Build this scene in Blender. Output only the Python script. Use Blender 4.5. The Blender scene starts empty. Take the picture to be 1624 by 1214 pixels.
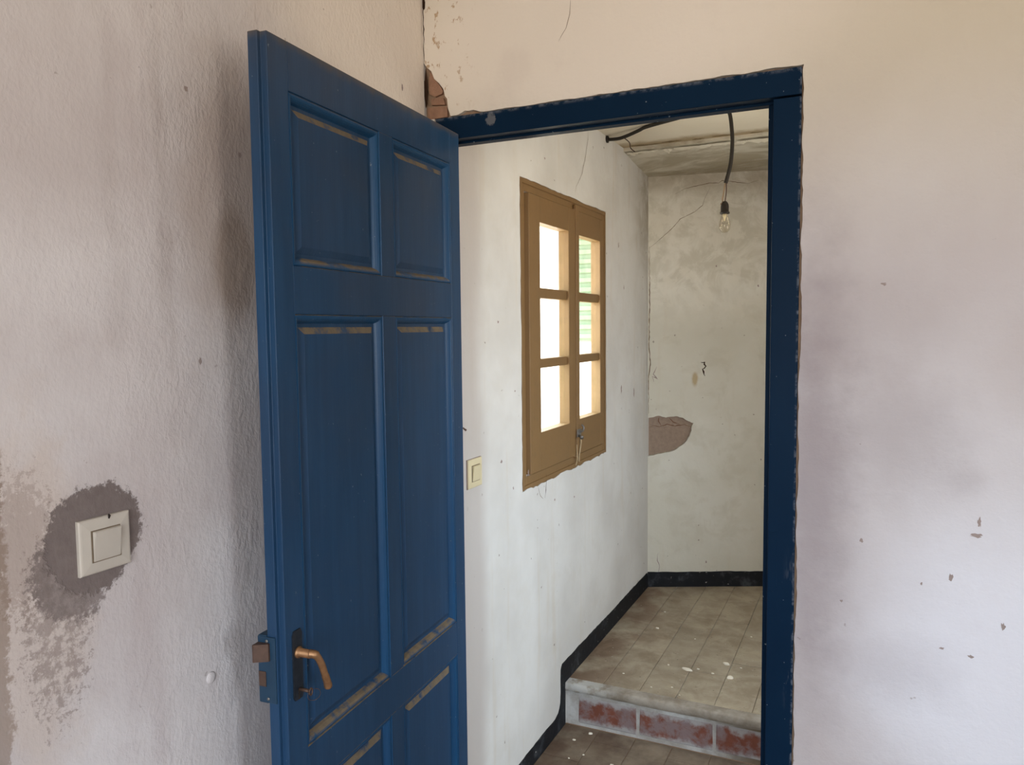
import bpy, bmesh, math, random
from mathutils import Vector, Matrix
random.seed(7)
scene = bpy.context.scene
COL = scene.collection

# ------------------------------------------------------------------ camera
CAM = Vector((1.037, -1.7, 1.5))
yaw, pitch, roll = -0.44051, -0.070247, 0.010458
fw = Vector((math.sin(yaw) * math.cos(pitch), math.cos(yaw) * math.cos(pitch), math.sin(pitch)))
rt = fw.cross(Vector((0, 0, 1))).normalized()
dn = fw.cross(rt)
r2 = rt * math.cos(roll) + dn * math.sin(roll)
d2 = dn * math.cos(roll) - rt * math.sin(roll)
cd = bpy.data.cameras.new('camera')
cd.sensor_fit = 'HORIZONTAL'; cd.sensor_width = 36.0; cd.lens = 1221.86 / 1624 * 36
cd.clip_start = 0.02
cam = bpy.data.objects.new('camera', cd); COL.objects.link(cam)
up = -d2
cam.matrix_world = Matrix(((r2.x, up.x, -fw.x, CAM.x), (r2.y, up.y, -fw.y, CAM.y), (r2.z, up.z, -fw.z, CAM.z), (0, 0, 0, 1)))
scene.camera = cam

# ------------------------------------------------------------------ daylight: sky above, dry warm ground below the horizon
SKY = (0.82, 0.91, 1.0); SKY_S = 17.0
GROUND = (1.0, 0.89, 0.75); GROUND_S = 11.5
w = bpy.data.worlds.new('world'); scene.world = w; w.use_nodes = True
nt = w.node_tree; nt.nodes.clear()
wo = nt.nodes.new('ShaderNodeOutputWorld'); bg = nt.nodes.new('ShaderNodeBackground')
tc = nt.nodes.new('ShaderNodeTexCoord'); sx = nt.nodes.new('ShaderNodeSeparateXYZ')
mr = nt.nodes.new('ShaderNodeMapRange'); mr.interpolation_type = 'SMOOTHSTEP'
mr.inputs['From Min'].default_value = -0.04; mr.inputs['From Max'].default_value = 0.06
mx = nt.nodes.new('ShaderNodeMix'); mx.data_type = 'RGBA'
mx.inputs[6].default_value = tuple(c * GROUND_S for c in GROUND) + (1,)
mx.inputs[7].default_value = tuple(c * SKY_S for c in SKY) + (1,)
nt.links.new(tc.outputs['Generated'], sx.inputs[0]); nt.links.new(sx.outputs['Z'], mr.inputs['Value'])
nt.links.new(mr.outputs[0], mx.inputs[0]); nt.links.new(mx.outputs[2], bg.inputs['Color'])
nt.links.new(bg.outputs[0], wo.inputs[0])

def portal(name, loc, rot, sx_, sy_):
    l = bpy.data.lights.new(name, 'AREA'); l.shape = 'RECTANGLE'; l.size = sx_; l.size_y = sy_
    l.cycles.is_portal = True
    o = bpy.data.objects.new(name, l); o.location = loc; o.rotation_euler = rot; COL.objects.link(o)
R90 = math.pi / 2
# openings: room window (wall behind the camera), hall window beside the landing, glazed hall opening on the right
RW = (0.75, 2.30, 0.80, 2.20)      # x0,x1,z0,z1 at y=-3.6
HW = (0.25, 1.03, 0.92, 1.98)    # y0,y1,z0,z1 at x=2.1
portal('room_window_portal', ((RW[0] + RW[1]) / 2, -3.66, (RW[2] + RW[3]) / 2), (R90, 0, 0), RW[1] - RW[0], RW[3] - RW[2])
SW = (-2.35, -1.70, 0.95, 2.05)   # y0,y1,z0,z1 at x=3.0, unseen window added to brighten the left wall
portal('added_window_portal', (3.06, (SW[0] + SW[1]) / 2, (SW[2] + SW[3]) / 2), (0, R90, 0), SW[3] - SW[2], SW[1] - SW[0])
portal('hall_opening_portal', (2.16, (HW[0] + HW[1]) / 2, (HW[2] + HW[3]) / 2), (0, R90, 0), HW[3] - HW[2], HW[1] - HW[0])
portal('hall_window_portal', (-0.36, 1.01, 1.475), (0, -R90, 0), 1.1, 0.95)

vs = scene.view_settings
vs.view_transform = 'Standard'; vs.look = 'None'; vs.gamma = 1.0; vs.use_curve_mapping = False
vs.exposure = -0.08
scene.display_settings.display_device = 'sRGB'
scene.cycles.use_denoising = True
scene.cycles.max_bounces = 10; scene.cycles.diffuse_bounces = 4; scene.cycles.glossy_bounces = 2
scene.cycles.sample_clamp_indirect = 8.0

# ------------------------------------------------------------------ material helpers
def S(r, g, b):
    f = lambda c: ((c / 255 + 0.055) / 1.055) ** 2.4 if c > 10 else c / 255 / 12.92
    return (f(r), f(g), f(b), 1.0)

class NB:
    """small node builder"""
    def __init__(s, name):
        s.m = bpy.data.materials.new(name); s.m.use_nodes = True
        s.t = s.m.node_tree; s.t.nodes.clear()
        s.out = s.t.nodes.new('ShaderNodeOutputMaterial')
        s.geo = s.t.nodes.new('ShaderNodeNewGeometry')
        s.pos = s.geo.outputs['Position']
        sp = s.t.nodes.new('ShaderNodeSeparateXYZ'); s.t.links.new(s.pos, sp.inputs[0])
        s.x, s.y, s.z = sp.outputs
        sn = s.t.nodes.new('ShaderNodeSeparateXYZ'); s.t.links.new(s.geo.outputs['Normal'], sn.inputs[0])
        s.nz = sn.outputs[2]
    def put(s, sock, v):
        if hasattr(v, 'is_linked') or isinstance(v, bpy.types.NodeSocket): s.t.links.new(v, sock)
        else: sock.default_value = v
    def new(s, t): return s.t.nodes.new(t)
    def vec(s, scale=(1, 1, 1), loc=(0, 0, 0), v=None, rot=(0, 0, 0)):
        n = s.new('ShaderNodeMapping'); s.put(n.inputs[0], v or s.pos)
        n.inputs['Scale'].default_value = scale; n.inputs['Location'].default_value = loc; n.inputs['Rotation'].default_value = rot
        return n.outputs[0]
    def noise(s, scale, detail=4, rough=0.55, v=None, dist=0.0):
        n = s.new('ShaderNodeTexNoise'); s.put(n.inputs['Vector'], v or s.pos)
        n.inputs['Scale'].default_value = scale; n.inputs['Detail'].default_value = min(detail, 4)
        n.inputs['Roughness'].default_value = rough; n.inputs['Distortion'].default_value = dist
        return n.outputs['Fac']
    def facing(s):
        n = s.new('ShaderNodeLayerWeight'); n.inputs[0].default_value = 0.5; return n.outputs['Facing']
    def voro(s, scale, v=None, feature='F1'):
        n = s.new('ShaderNodeTexVoronoi'); n.feature = feature; s.put(n.inputs['Vector'], v or s.pos)
        n.inputs['Scale'].default_value = scale
        return n.outputs['Distance']
    def sm(s, v, a, b, lo=0.0, hi=1.0):
        n = s.new('ShaderNodeMapRange'); n.interpolation_type = 'SMOOTHSTEP'
        s.put(n.inputs['Value'], v); n.inputs['From Min'].default_value = a; n.inputs['From Max'].default_value = b
        n.inputs['To Min'].default_value = lo; n.inputs['To Max'].default_value = hi
        return n.outputs[0]
    def ma(s, op, a, b=0.0, c=0.0):
        n = s.new('ShaderNodeMath'); n.operation = op
        for i, q in enumerate((a, b, c)):
            if i < len(n.inputs): s.put(n.inputs[i], q)
        return n.outputs[0]
    def mix(s, f, a, b, mode='MIX'):
        n = s.new('ShaderNodeMix'); n.data_type = 'RGBA'; n.blend_type = mode
        s.put(n.inputs[0], f); s.put(n.inputs[6], a); s.put(n.inputs[7], b)
        return n.outputs[2]
    def blob(s, a, b, ca, cb, ra, rb, amp, nscale, soft, warp=None):
        """mask of a ragged ellipse in the plane of coordinates a,b"""
        da = s.ma('DIVIDE', s.ma('SUBTRACT', a, ca), ra); db = s.ma('DIVIDE', s.ma('SUBTRACT', b, cb), rb)
        d = s.ma('SQRT', s.ma('ADD', s.ma('MULTIPLY', da, da), s.ma('MULTIPLY', db, db)))
        nn = warp or s.noise(nscale, 6, 0.65)
        d = s.ma('ADD', d, s.ma('MULTIPLY', s.ma('SUBTRACT', nn, 0.5), amp))
        return s.sm(d, 1 + soft, 1 - soft)
    def band(s, v, lo, hi, soft):
        return s.ma('MULTIPLY', s.sm(v, lo - soft, lo + soft), s.sm(v, hi + soft, hi - soft))
    def bump(s, h, strength, dist, n=None):
        b = s.new('ShaderNodeBump'); b.inputs['Strength'].default_value = strength; b.inputs['Distance'].default_value = dist
        s.put(b.inputs['Height'], h)
        if n is not None: s.put(b.inputs['Normal'], n)
        return b.outputs[0]
    def bsdf(s, col, rough=0.8, normal=None, metal=0.0, spec=0.5, **kw):
        p = s.new('ShaderNodeBsdfPrincipled')
        s.put(p.inputs['Base Color'], col); s.put(p.inputs['Roughness'], rough); s.put(p.inputs['Metallic'], metal)
        s.put(p.inputs['Specular IOR Level'], spec)
        if normal is not None: s.put(p.inputs['Normal'], normal)
        for k, v in kw.items(): s.put(p.inputs[k], v)
        s.t.links.new(p.outputs[0], s.out.inputs[0])
        return s.m

def plain(name, c, rough=0.6, metal=0.0, var=0.12, nscale=30, bump=0.0, spec=0.4):
    n = NB(name); k = n.noise(nscale, 4)
    dark = tuple(q * (1 - 2 * var) for q in c[:3]) + (1,); lite = tuple(min(1, q * (1 + 2 * var)) for q in c[:3]) + (1,)
    return n.bsdf(n.mix(k, dark, lite), rough, n.bump(n.noise(nscale * 4, 3), bump, 0.002) if bump else None, metal, spec)

def plaster_left():
    n = NB('rough lavender limewash')
    big = n.noise(2.1, 4); mid = n.noise(9, 5, 0.6)
    streak = n.noise(1.0, 4, 0.6, n.vec((1, 5.5, 0.9)))
    c = n.mix(n.sm(big, 0.35, 0.68), S(194, 187, 187), S(210, 206, 207))
    c = n.mix(n.ma('MULTIPLY', n.sm(streak, 0.50, 0.68), 0.35), c, S(172, 158, 158))
    c = n.mix(n.ma('MULTIPLY', n.sm(mid, 0.55, 0.75), 0.22), c, S(178, 166, 164))
    # two long vertical grime streaks
    wav = n.ma('MULTIPLY', n.ma('SUBTRACT', n.noise(4, 3), 0.5), 0.10)
    yy = n.ma('ADD', n.y, wav)
    for yc, wd, z0, z1, k in ((-0.895, 0.022, 1.45, 2.2, 0.16), (-0.815, 0.016, 1.5, 1.95, 0.26), (-0.80, 0.012, 1.3, 1.75, 0.2)):
        mk = n.ma('MULTIPLY', n.band(yy, yc - wd / 2, yc + wd / 2, wd * 0.7), n.band(n.z, z0, z1, 0.12))
        c = n.mix(n.ma('MULTIPLY', n.ma('MULTIPLY', mk, k), n.sm(mid, 0.3, 0.6)), c, S(140, 126, 120))
    pale_lit_top = n.blob(n.y, n.z, -0.12, 2.15, 0.42, 0.24, 0.5, 4, 0.45)
    c = n.mix(n.ma('MULTIPLY', pale_lit_top, 0.85), c, S(230, 220, 208))  # whiter plaster near the corner, lightened further to imitate light there
    # soft brown shadow of the open door, painted beside its free edge
    door_shade = n.blob(n.y, n.z, -0.66, 1.74, 0.10, 0.24, 0.9, 6, 0.5)
    c = n.mix(n.ma('MULTIPLY', door_shade, 0.4), c, S(146, 120, 98))
    door_shade2 = n.blob(n.y, n.z, -0.655, 1.62, 0.045, 0.10, 0.6, 9, 0.35)
    c = n.mix(n.ma('MULTIPLY', door_shade2, 0.45), c, S(128, 106, 86))
    # old cement around the switch, scuffed to the left and below
    warp = n.noise(95, 4, 0.75); coarse = n.noise(15, 4, 0.6)
    wsum = n.ma('ADD', n.ma('MULTIPLY', warp, 0.55), n.ma('MULTIPLY', coarse, 0.45))
    p1 = n.blob(n.y, n.z, -0.950, 1.198, 0.080, 0.080, 1.0, 1, 0.05, wsum)
    p2 = n.blob(n.y, n.z, -0.990, 1.158, 0.062, 0.072, 1.7, 1, 0.10, wsum)
    p3 = n.blob(n.y, n.z, -1.015, 1.08, 0.045, 0.12, 3.4, 1, 0.14, warp)
    p4 = n.blob(n.y, n.z, -1.06, 1.21, 0.05, 0.09, 3.2, 1, 0.14, warp)
    p5 = n.blob(n.y, n.z, -1.105, 1.15, 0.024, 0.40, 2.8, 1, 0.15, wsum)
    grey = n.mix(n.noise(55, 4), S(106, 96, 94), S(130, 120, 117))
    base = c
    halo = n.blob(n.y, n.z, -1.045, 1.13, 0.075, 0.24, 1.4, 1, 0.35, coarse)
    c = n.mix(n.ma('MULTIPLY', halo, 0.55), c, S(196, 182, 172))
    c = n.mix(n.ma('MULTIPLY', p4, 0.40), c, S(140, 122, 112))
    c = n.mix(n.ma('MULTIPLY', n.ma('MULTIPLY', p3, n.sm(n.noise(48, 5, 0.75), 0.40, 0.56)), 0.6), c, S(132, 118, 112))
    c = n.mix(n.ma('MULTIPLY', p5, 0.6), c, S(128, 108, 92))
    c = n.mix(n.ma('MULTIPLY', p2, 0.8), c, grey)
    c = n.mix(p1, c, grey)
    # specks
    sp = n.sm(n.noise(60, 2, 0.5), 0.73, 0.78)
    c = n.mix(n.ma('MULTIPLY', sp, 0.4), c, S(120, 105, 98))
    # trowelled, flicked relief
    v1 = n.vec((1, 1.0, 0.6), rot=(0.5, 0, 0))
    h = n.ma('ADD', n.ma('MULTIPLY', n.noise(150, 3, 0.6, v1, 0.3), 0.42), n.ma('MULTIPLY', n.noise(48, 3, 0.55, v1, 0.3), 0.5))
    amp = n.ma('MULTIPLY', n.sm(n.y, -1.15, -0.70, 0.4, 1.0), n.sm(n.noise(6, 3), 0.3, 0.7, 0.5, 1.2))
    h = n.ma('MULTIPLY', h, amp)
    h = n.ma('SUBTRACT', h, n.ma('MULTIPLY', p1, 0.55))
    h = n.ma('ADD', h, n.ma('MULTIPLY', n.noise(7, 3), 0.8))
    return n.bsdf(c, 1.0, n.bump(h, 0.40, 0.010), spec=0.0)

def plaster_back():
    n = NB('smooth stained limewash')
    big = n.noise(1.9, 4, 0.5, n.vec(loc=(3.1, 0, 1.7))); mid = n.noise(6, 5, 0.6)
    c = n.mix(n.sm(big, 0.35, 0.7), S(190, 184, 185), S(203, 201, 205))
    c = n.mix(n.sm(n.z, 1.55, 2.15), c, n.mix(mid, S(198, 190, 173), S(209, 202, 188)))  # warmer colour towards the top stands in for bounced light
    pale_lit_top = n.blob(n.x, n.z, 0.42, 2.18, 0.52, 0.22, 0.5, 3, 0.5)
    c = n.mix(n.ma('MULTIPLY', pale_lit_top, 0.85), c, S(233, 226, 217))  # light above the lintel painted in as a paler tone
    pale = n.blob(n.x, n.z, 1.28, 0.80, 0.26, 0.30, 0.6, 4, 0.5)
    c = n.mix(n.ma('MULTIPLY', pale, 0.85), c, S(222, 224, 232))  # bluish light low on the right, painted into the colour
    c = n.mix(n.ma('MULTIPLY', n.sm(mid, 0.55, 0.75), 0.14), c, S(184, 170, 166))
    # grey smudges, and a tall darker band beside the frame
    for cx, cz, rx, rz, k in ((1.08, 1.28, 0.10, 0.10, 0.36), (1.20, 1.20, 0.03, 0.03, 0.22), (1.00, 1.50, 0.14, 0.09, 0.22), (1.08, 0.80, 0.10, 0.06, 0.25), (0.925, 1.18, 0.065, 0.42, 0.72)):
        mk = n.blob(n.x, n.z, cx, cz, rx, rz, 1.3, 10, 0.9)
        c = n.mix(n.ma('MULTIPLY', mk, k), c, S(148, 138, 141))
    # flaking dots near the corner
    dots = n.sm(n.noise(42, 5, 0.7, n.vec((1, 1, 0.6))), 0.57, 0.63)
    near = n.ma('MULTIPLY', n.sm(n.x, 0.17, 0.07), n.sm(n.z, 2.03, 2.07))
    c = n.mix(n.ma('MULTIPLY', n.ma('MULTIPLY', dots, near), 0.8), c, S(170, 140, 104))
    sp = n.sm(n.noise(45, 2, 0.5), 0.74, 0.78)
    c = n.mix(n.ma('MULTIPLY', sp, 0.45), c, S(120, 104, 98))
    # brownish bare line where the frame meets the wall
    h = n.ma('ADD', n.ma('MULTIPLY', n.noise(110, 4, 0.6), 0.22), n.ma('MULTIPLY', n.noise(16, 4, 0.55), 0.8))
    h = n.ma('ADD', h, n.ma('MULTIPLY', n.noise(3.5, 2), 2.0))
    return n.bsdf(c, 0.92, n.bump(h, 0.42, 0.010), spec=0.15)

def plaster_hall(name, a, b, blotch, amt):
    n = NB(name)
    big = n.noise(2.6, 4, 0.55); mid = n.noise(8, 6, 0.65, dist=0.4)
    c = n.mix(n.sm(big, 0.35, 0.68), a, b)
    c = n.mix(n.ma('MULTIPLY', n.sm(mid, 0.48, 0.66), amt), c, blotch)
    # rising grime above the skirting and streaks
    streak = n.noise(1.0, 5, 0.6, n.vec((14, 14, 1.1)))
    c = n.mix(n.ma('MULTIPLY', n.sm(streak, 0.56, 0.70), 0.20), c, S(196, 182, 158))
    sp = n.sm(n.noise(34, 2, 0.5), 0.735, 0.76)
    c = n.mix(n.ma('MULTIPLY', sp, 0.6), c, S(110, 98, 86))
    return n, c, mid

def hall_left_mat():
    n, c, mid = plaster_hall('hall limewash', S(204, 204, 201), S(217, 218, 216), S(203, 201, 194), 0.25)
    # grey smudging in the corner with the end wall, near the ceiling
    d = n.ma('MULTIPLY', n.sm(n.y, 1.80, 2.10), n.sm(n.z, 1.6, 2.1))
    c = n.mix(n.ma('MULTIPLY', n.ma('MULTIPLY', d, n.sm(mid, 0.25, 0.6)), 0.75), c, S(150, 140, 120))
    # pinkish strip painted in for the warm room light beside the frame
    wob = n.ma('ADD', n.y, n.ma('MULTIPLY', n.ma('SUBTRACT', n.noise(2.5, 3), 0.5), 0.10))
    c = n.mix(n.ma('MULTIPLY', n.sm(wob, 0.34, 0.24), 0.75), c, S(184, 178, 174))
    h = n.ma('ADD', n.ma('MULTIPLY', n.noise(70, 5, 0.6, n.vec((1, 1, 0.5))), 0.3), n.ma('MULTIPLY', n.noise(7, 4), 1.6))
    return n.bsdf(c, 0.92, n.bump(h, 0.32, 0.010), spec=0.15)

def hall_end_mat():
    n, c, mid = plaster_hall('blotched end wall limewash', S(206, 205, 193), S(215, 215, 206), S(194, 191, 176), 0.4)
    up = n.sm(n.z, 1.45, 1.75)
    c = n.mix(n.ma('MULTIPLY', up, 0.8), c, S(234, 234, 226))  # upper part lightened in colour to imitate bounced light
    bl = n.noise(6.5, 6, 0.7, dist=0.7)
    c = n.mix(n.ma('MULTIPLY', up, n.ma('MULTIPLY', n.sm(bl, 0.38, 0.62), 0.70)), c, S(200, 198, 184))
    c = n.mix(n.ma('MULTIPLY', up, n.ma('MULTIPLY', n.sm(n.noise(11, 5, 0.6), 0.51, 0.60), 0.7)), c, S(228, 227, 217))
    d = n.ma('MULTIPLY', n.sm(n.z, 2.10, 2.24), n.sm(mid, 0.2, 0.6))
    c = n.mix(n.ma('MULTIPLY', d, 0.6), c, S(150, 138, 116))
    rust = n.blob(n.x, n.z, 0.215, 1.235, 0.012, 0.03, 1.0, 20, 0.5)
    c = n.mix(n.ma('MULTIPLY', rust, 0.7), c, S(170, 146, 96))
    h = n.ma('ADD', n.ma('MULTIPLY', n.noise(60, 5, 0.6), 0.3), n.ma('MULTIPLY', n.noise(7, 4), 1.8))
    return n.bsdf(c, 0.92, n.bump(h, 0.4, 0.010), spec=0.15)

def soffit_mat():
    n = NB('damp peeling soffit')
    v = n.vec((0.5, 1.0, 1.0)); a = n.noise(9, 6, 0.7, v, 0.6)
    c = n.mix(n.sm(a, 0.35, 0.62), S(214, 211, 198), S(182, 175, 156))
    c = n.mix(n.ma('MULTIPLY', n.sm(n.y, 1.86, 1.76), n.sm(n.noise(14, 5, 0.6, v), 0.4, 0.6)), c, S(222, 218, 204))
    c = n.mix(n.ma('MULTIPLY', n.sm(n.y, 2.0, 2.2), 0.5), c, S(142, 128, 104))
    return n.bsdf(c, 0.95, n.bump(n.noise(18, 6, 0.65), 0.6, 0.012), spec=0.1)

def hall_ceiling_mat():
    n = NB('hall ceiling paint')
    a = n.noise(5, 5); c = n.mix(a, S(222, 214, 196), S(232, 227, 212))
    e = n.ma('MULTIPLY', n.sm(n.ma('ADD', n.y, n.ma('MULTIPLY', n.ma('SUBTRACT', n.noise(12, 5), 0.5), 0.10)), 1.595, 1.665), 0.8)
    c = n.mix(e, c, S(160, 140, 106))
    return n.bsdf(c, 0.92, n.bump(n.noise(40, 4), 0.2, 0.006), spec=0.15)

def blue_paint(name, base, lite, dust, rough=0.42, dirt=0.5):
    n = NB(name)
    g = n.noise(3.0, 5, 0.6, n.vec((14, 14, 1.0))); big = n.noise(3.2, 4)
    c = n.mix(n.ma('MULTIPLY', n.sm(g, 0.35, 0.7), 0.6), base, lite)
    # greenish grey film of old dust, heavier near the top of the leaf
    film = n.ma('MULTIPLY', n.sm(big, 0.35, 0.7), n.sm(n.z, 0.9, 1.9, 0.08, dirt))
    c = n.mix(film, c, S(60, 64, 74))
    # handled, browned top edge of the leaf
    te = n.ma('MULTIPLY', n.sm(n.ma('ADD', n.z, n.ma('MULTIPLY', n.ma('SUBTRACT', n.noise(30, 4), 0.5), 0.03)), 1.958, 1.978), 0.55)
    c = n.mix(te, c, S(96, 84, 66))
    # tiny chips
    sp = n.sm(n.noise(120, 2, 0.5), 0.745, 0.77)
    c = n.mix(n.ma('MULTIPLY', sp, 0.5), c, S(130, 142, 150))
    if dust:
        d = n.ma('MULTIPLY', n.sm(n.nz, 0.22, 0.45), n.sm(n.noise(28, 5, 0.65, n.vec((1, 1, 1))), 0.34, 0.52))
        c = n.mix(d, c, n.mix(n.noise(70, 4), S(92, 82, 68), S(132, 118, 97)))
        r = n.ma('ADD', n.ma('MULTIPLY', d, 0.4), rough)
    else:
        r = rough
    h = n.noise(2.0, 5, 0.6, n.vec((110, 110, 5)))
    return n.bsdf(c, r, n.bump(h, 0.10, 0.004), spec=0.22)

def frame_paint():
    n = NB('dark navy gloss frame paint')
    g = n.noise(2.0, 5, 0.6); c = n.mix(g, S(10, 28, 48), S(17, 43, 68))
    e = n.noise(45, 6, 0.7)
    k1 = n.ma('MULTIPLY', n.sm(n.x, 0.886, 0.892), n.sm(e, 0.46, 0.60))
    k2 = n.ma('MULTIPLY', n.sm(n.z, 2.014, 2.0245), n.sm(e, 0.42, 0.60))
    worn = n.ma('MAXIMUM', k1, k2)
    lowwear = n.ma('MULTIPLY', n.ma('MULTIPLY', n.sm(n.x, 0.868, 0.885), n.band(n.z, 0.70, 0.98, 0.06)), n.sm(n.noise(30, 6, 0.7, n.vec((1, 1, 0.25))), 0.52, 0.62))
    worn = n.ma('MAXIMUM', worn, n.ma('MULTIPLY', lowwear, 0.6))
    scab = n.blob(n.x, n.z, 0.185, 2.004, 0.012, 0.014, 2.2, 60, 0.2)
    c = n.mix(n.ma('MULTIPLY', worn, 0.7), c, S(112, 118, 128))
    c = n.mix(n.ma('MULTIPLY', scab, 0.6), c, S(120, 122, 126))
    sp = n.sm(n.noise(110, 2, 0.5), 0.74, 0.76)
    c = n.mix(n.ma('MULTIPLY', sp, 0.6), c, S(150, 160, 165))
    return n.bsdf(c, 0.38, n.bump(n.noise(25, 4), 0.12, 0.004), spec=0.04)

def ochre_paint():
    n = NB('ochre brown window paint')
    c = n.mix(n.noise(6, 5), S(120, 94, 60), S(131, 103, 67))
    c = n.mix(n.ma('MULTIPLY', n.sm(n.noise(34, 5, 0.7), 0.55, 0.7), 0.35), c, S(112, 88, 58))
    return n.bsdf(c, 0.5, n.bump(n.noise(40, 4), 0.15, 0.003), spec=0.35)

def tile_mat(dirty=False):
    n = NB('dirty lower floor tile' if dirty else 'worn clay landing tile')
    r = n.geo.outputs['Random Per Island']
    oi = n.new('ShaderNodeObjectInfo')
    a = n.noise(9, 6, 0.65, dist=0.3)
    c = n.mix(n.sm(a, 0.3, 0.7), S(146, 134, 115), S(180, 170, 150))
    c = n.mix(n.ma('MULTIPLY', oi.outputs['Random'], 0.35), c, S(150, 142, 126))
    # reddish dirt along the wall
    red = n.ma('MULTIPLY', n.sm(n.x, 0.30, 0.02), n.sm(n.noise(5, 4), 0.36, 0.56))
    c = n.mix(n.ma('MULTIPLY', red, 0.85), c, S(116, 94, 77))
    dust = n.sm(n.noise(3.5, 5, 0.7, dist=0.8), 0.55, 0.75)
    c = n.mix(n.ma('MULTIPLY', dust, 0.45), c, S(186, 174, 150))
    grit = n.sm(n.noise(95, 2, 0.5), 0.70, 0.74)
    c = n.mix(n.ma('MULTIPLY', grit, 0.6), c, S(78, 66, 56))
    wht = n.sm(n.noise(80, 2, 0.5, n.vec(loc=(4, 2, 1))), 0.72, 0.75)
    c = n.mix(n.ma('MULTIPLY', wht, 0.5), c, S(205, 202, 190))
    if dirty: c = n.mix(n.sm(n.noise(7, 5, 0.65), 0.25, 0.65, 0.9, 0.5), c, S(84, 68, 57))
    return n.bsdf(c, 0.8, n.bump(n.noise(35, 5), 0.25, 0.004), spec=0.3)

def riser_mat():
    n = NB('limewashed mortar')
    a = n.noise(12, 6, 0.65)
    c = n.mix(n.sm(a, 0.35, 0.65), S(176, 174, 170), S(208, 211, 211))
    c = n.mix(n.sm(n.x, 0.50, 0.72), c, S(130, 118, 100))
    return n.bsdf(c, 0.9, n.bump(n.noise(45, 5), 0.5, 0.006), spec=0.15)

def skirt_mat():
    n = NB('worn black skirting paint')
    c = n.mix(n.noise(20, 4), S(18, 20, 24), S(32, 35, 40))
    c = n.mix(n.ma('MULTIPLY', n.sm(n.noise(9, 5, 0.7), 0.52, 0.70), 0.55), c, S(84, 90, 96))
    c = n.mix(n.sm(n.noise(48, 3, 0.6), 0.68, 0.72), c, S(150, 150, 146))
    return n.bsdf(c, 0.6, n.bump(n.noise(60, 4), 0.3, 0.003), spec=0.2)

def nose_mat():
    n = NB('worn grey brown cement lip')
    a = n.noise(10, 5, 0.65)
    c = n.mix(n.sm(a, 0.35, 0.65), S(138, 130, 118), S(168, 162, 152))
    c = n.mix(n.ma('MULTIPLY', n.sm(n.x, 0.25, 0.05), n.sm(n.noise(20, 4), 0.35, 0.55)), c, S(190, 192, 190))
    return n.bsdf(c, 0.9, n.bump(n.noise(45, 5), 0.5, 0.006), spec=0.15)

def brick_mat(wash):
    n = NB('washed red brick' if wash else 'bare red brick')
    c = n.mix(n.noise(30, 5), S(116, 72, 60), S(144, 92, 76))
    if wash:
        zz = n.ma('ADD', n.z, n.ma('MULTIPLY', n.ma('SUBTRACT', n.noise(16, 4, 0.65), 0.5), 0.09))
        edge = n.ma('SUBTRACT', 1.0, n.ma('MULTIPLY', n.sm(zz, 0.010, 0.036), n.sm(zz, 0.112, 0.088)))
        c = n.mix(n.ma('MULTIPLY', n.sm(n.noise(14, 5, 0.7, dist=0.3), 0.42, 0.62), 0.7), c, S(146, 138, 142))
        c = n.mix(n.ma('MULTIPLY', edge, 0.85), c, S(184, 186, 188))
    return n.bsdf(c, 0.9, n.bump(n.noise(60, 5), 0.5, 0.004), spec=0.15)

def glass_mat():
    n = NB('window glass')
    t = n.new('ShaderNodeBsdfTransparent'); t.inputs[0].default_value = (0.93, 0.96, 0.94, 1)
    g = n.new('ShaderNodeBsdfGlossy'); g.inputs['Roughness'].default_value = 0.05
    m = n.new('ShaderNodeMixShader'); f = n.ma('ADD', n.ma('MULTIPLY', n.ma('POWER', n.facing(), 4.0), 0.25), 0.04)
    dirt = n.noise(12, 4); n.put(t.inputs[0], n.mix(n.sm(dirt, 0.4, 0.8), (0.95, 0.97, 0.95, 1), (0.84, 0.88, 0.84, 1)))
    n.put(m.inputs[0], f); n.put(m.inputs[1], t.outputs[0]); n.put(m.inputs[2], g.outputs[0])
    n.t.links.new(m.outputs[0], n.out.inputs[0]); return n.m

def clear_glass():
    n = NB('clear bulb glass')
    t = n.new('ShaderNodeBsdfTransparent'); t.inputs[0].default_value = (0.97, 0.96, 0.93, 1)
    g = n.new('ShaderNodeBsdfGlossy'); g.inputs['Roughness'].default_value = 0.03
    m = n.new('ShaderNodeMixShader'); f = n.ma('ADD', n.ma('MULTIPLY', n.ma('POWER', n.facing(), 4.0), 0.6), 0.04)
    k = n.noise(30, 2); n.put(t.inputs[0], n.mix(k, (0.97, 0.95, 0.9, 1), (0.93, 0.9, 0.84, 1)))
    n.put(m.inputs[0], f); n.put(m.inputs[1], t.outputs[0]); n.put(m.inputs[2], g.outputs[0])
    n.t.links.new(m.outputs[0], n.out.inputs[0]); return n.m

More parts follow.
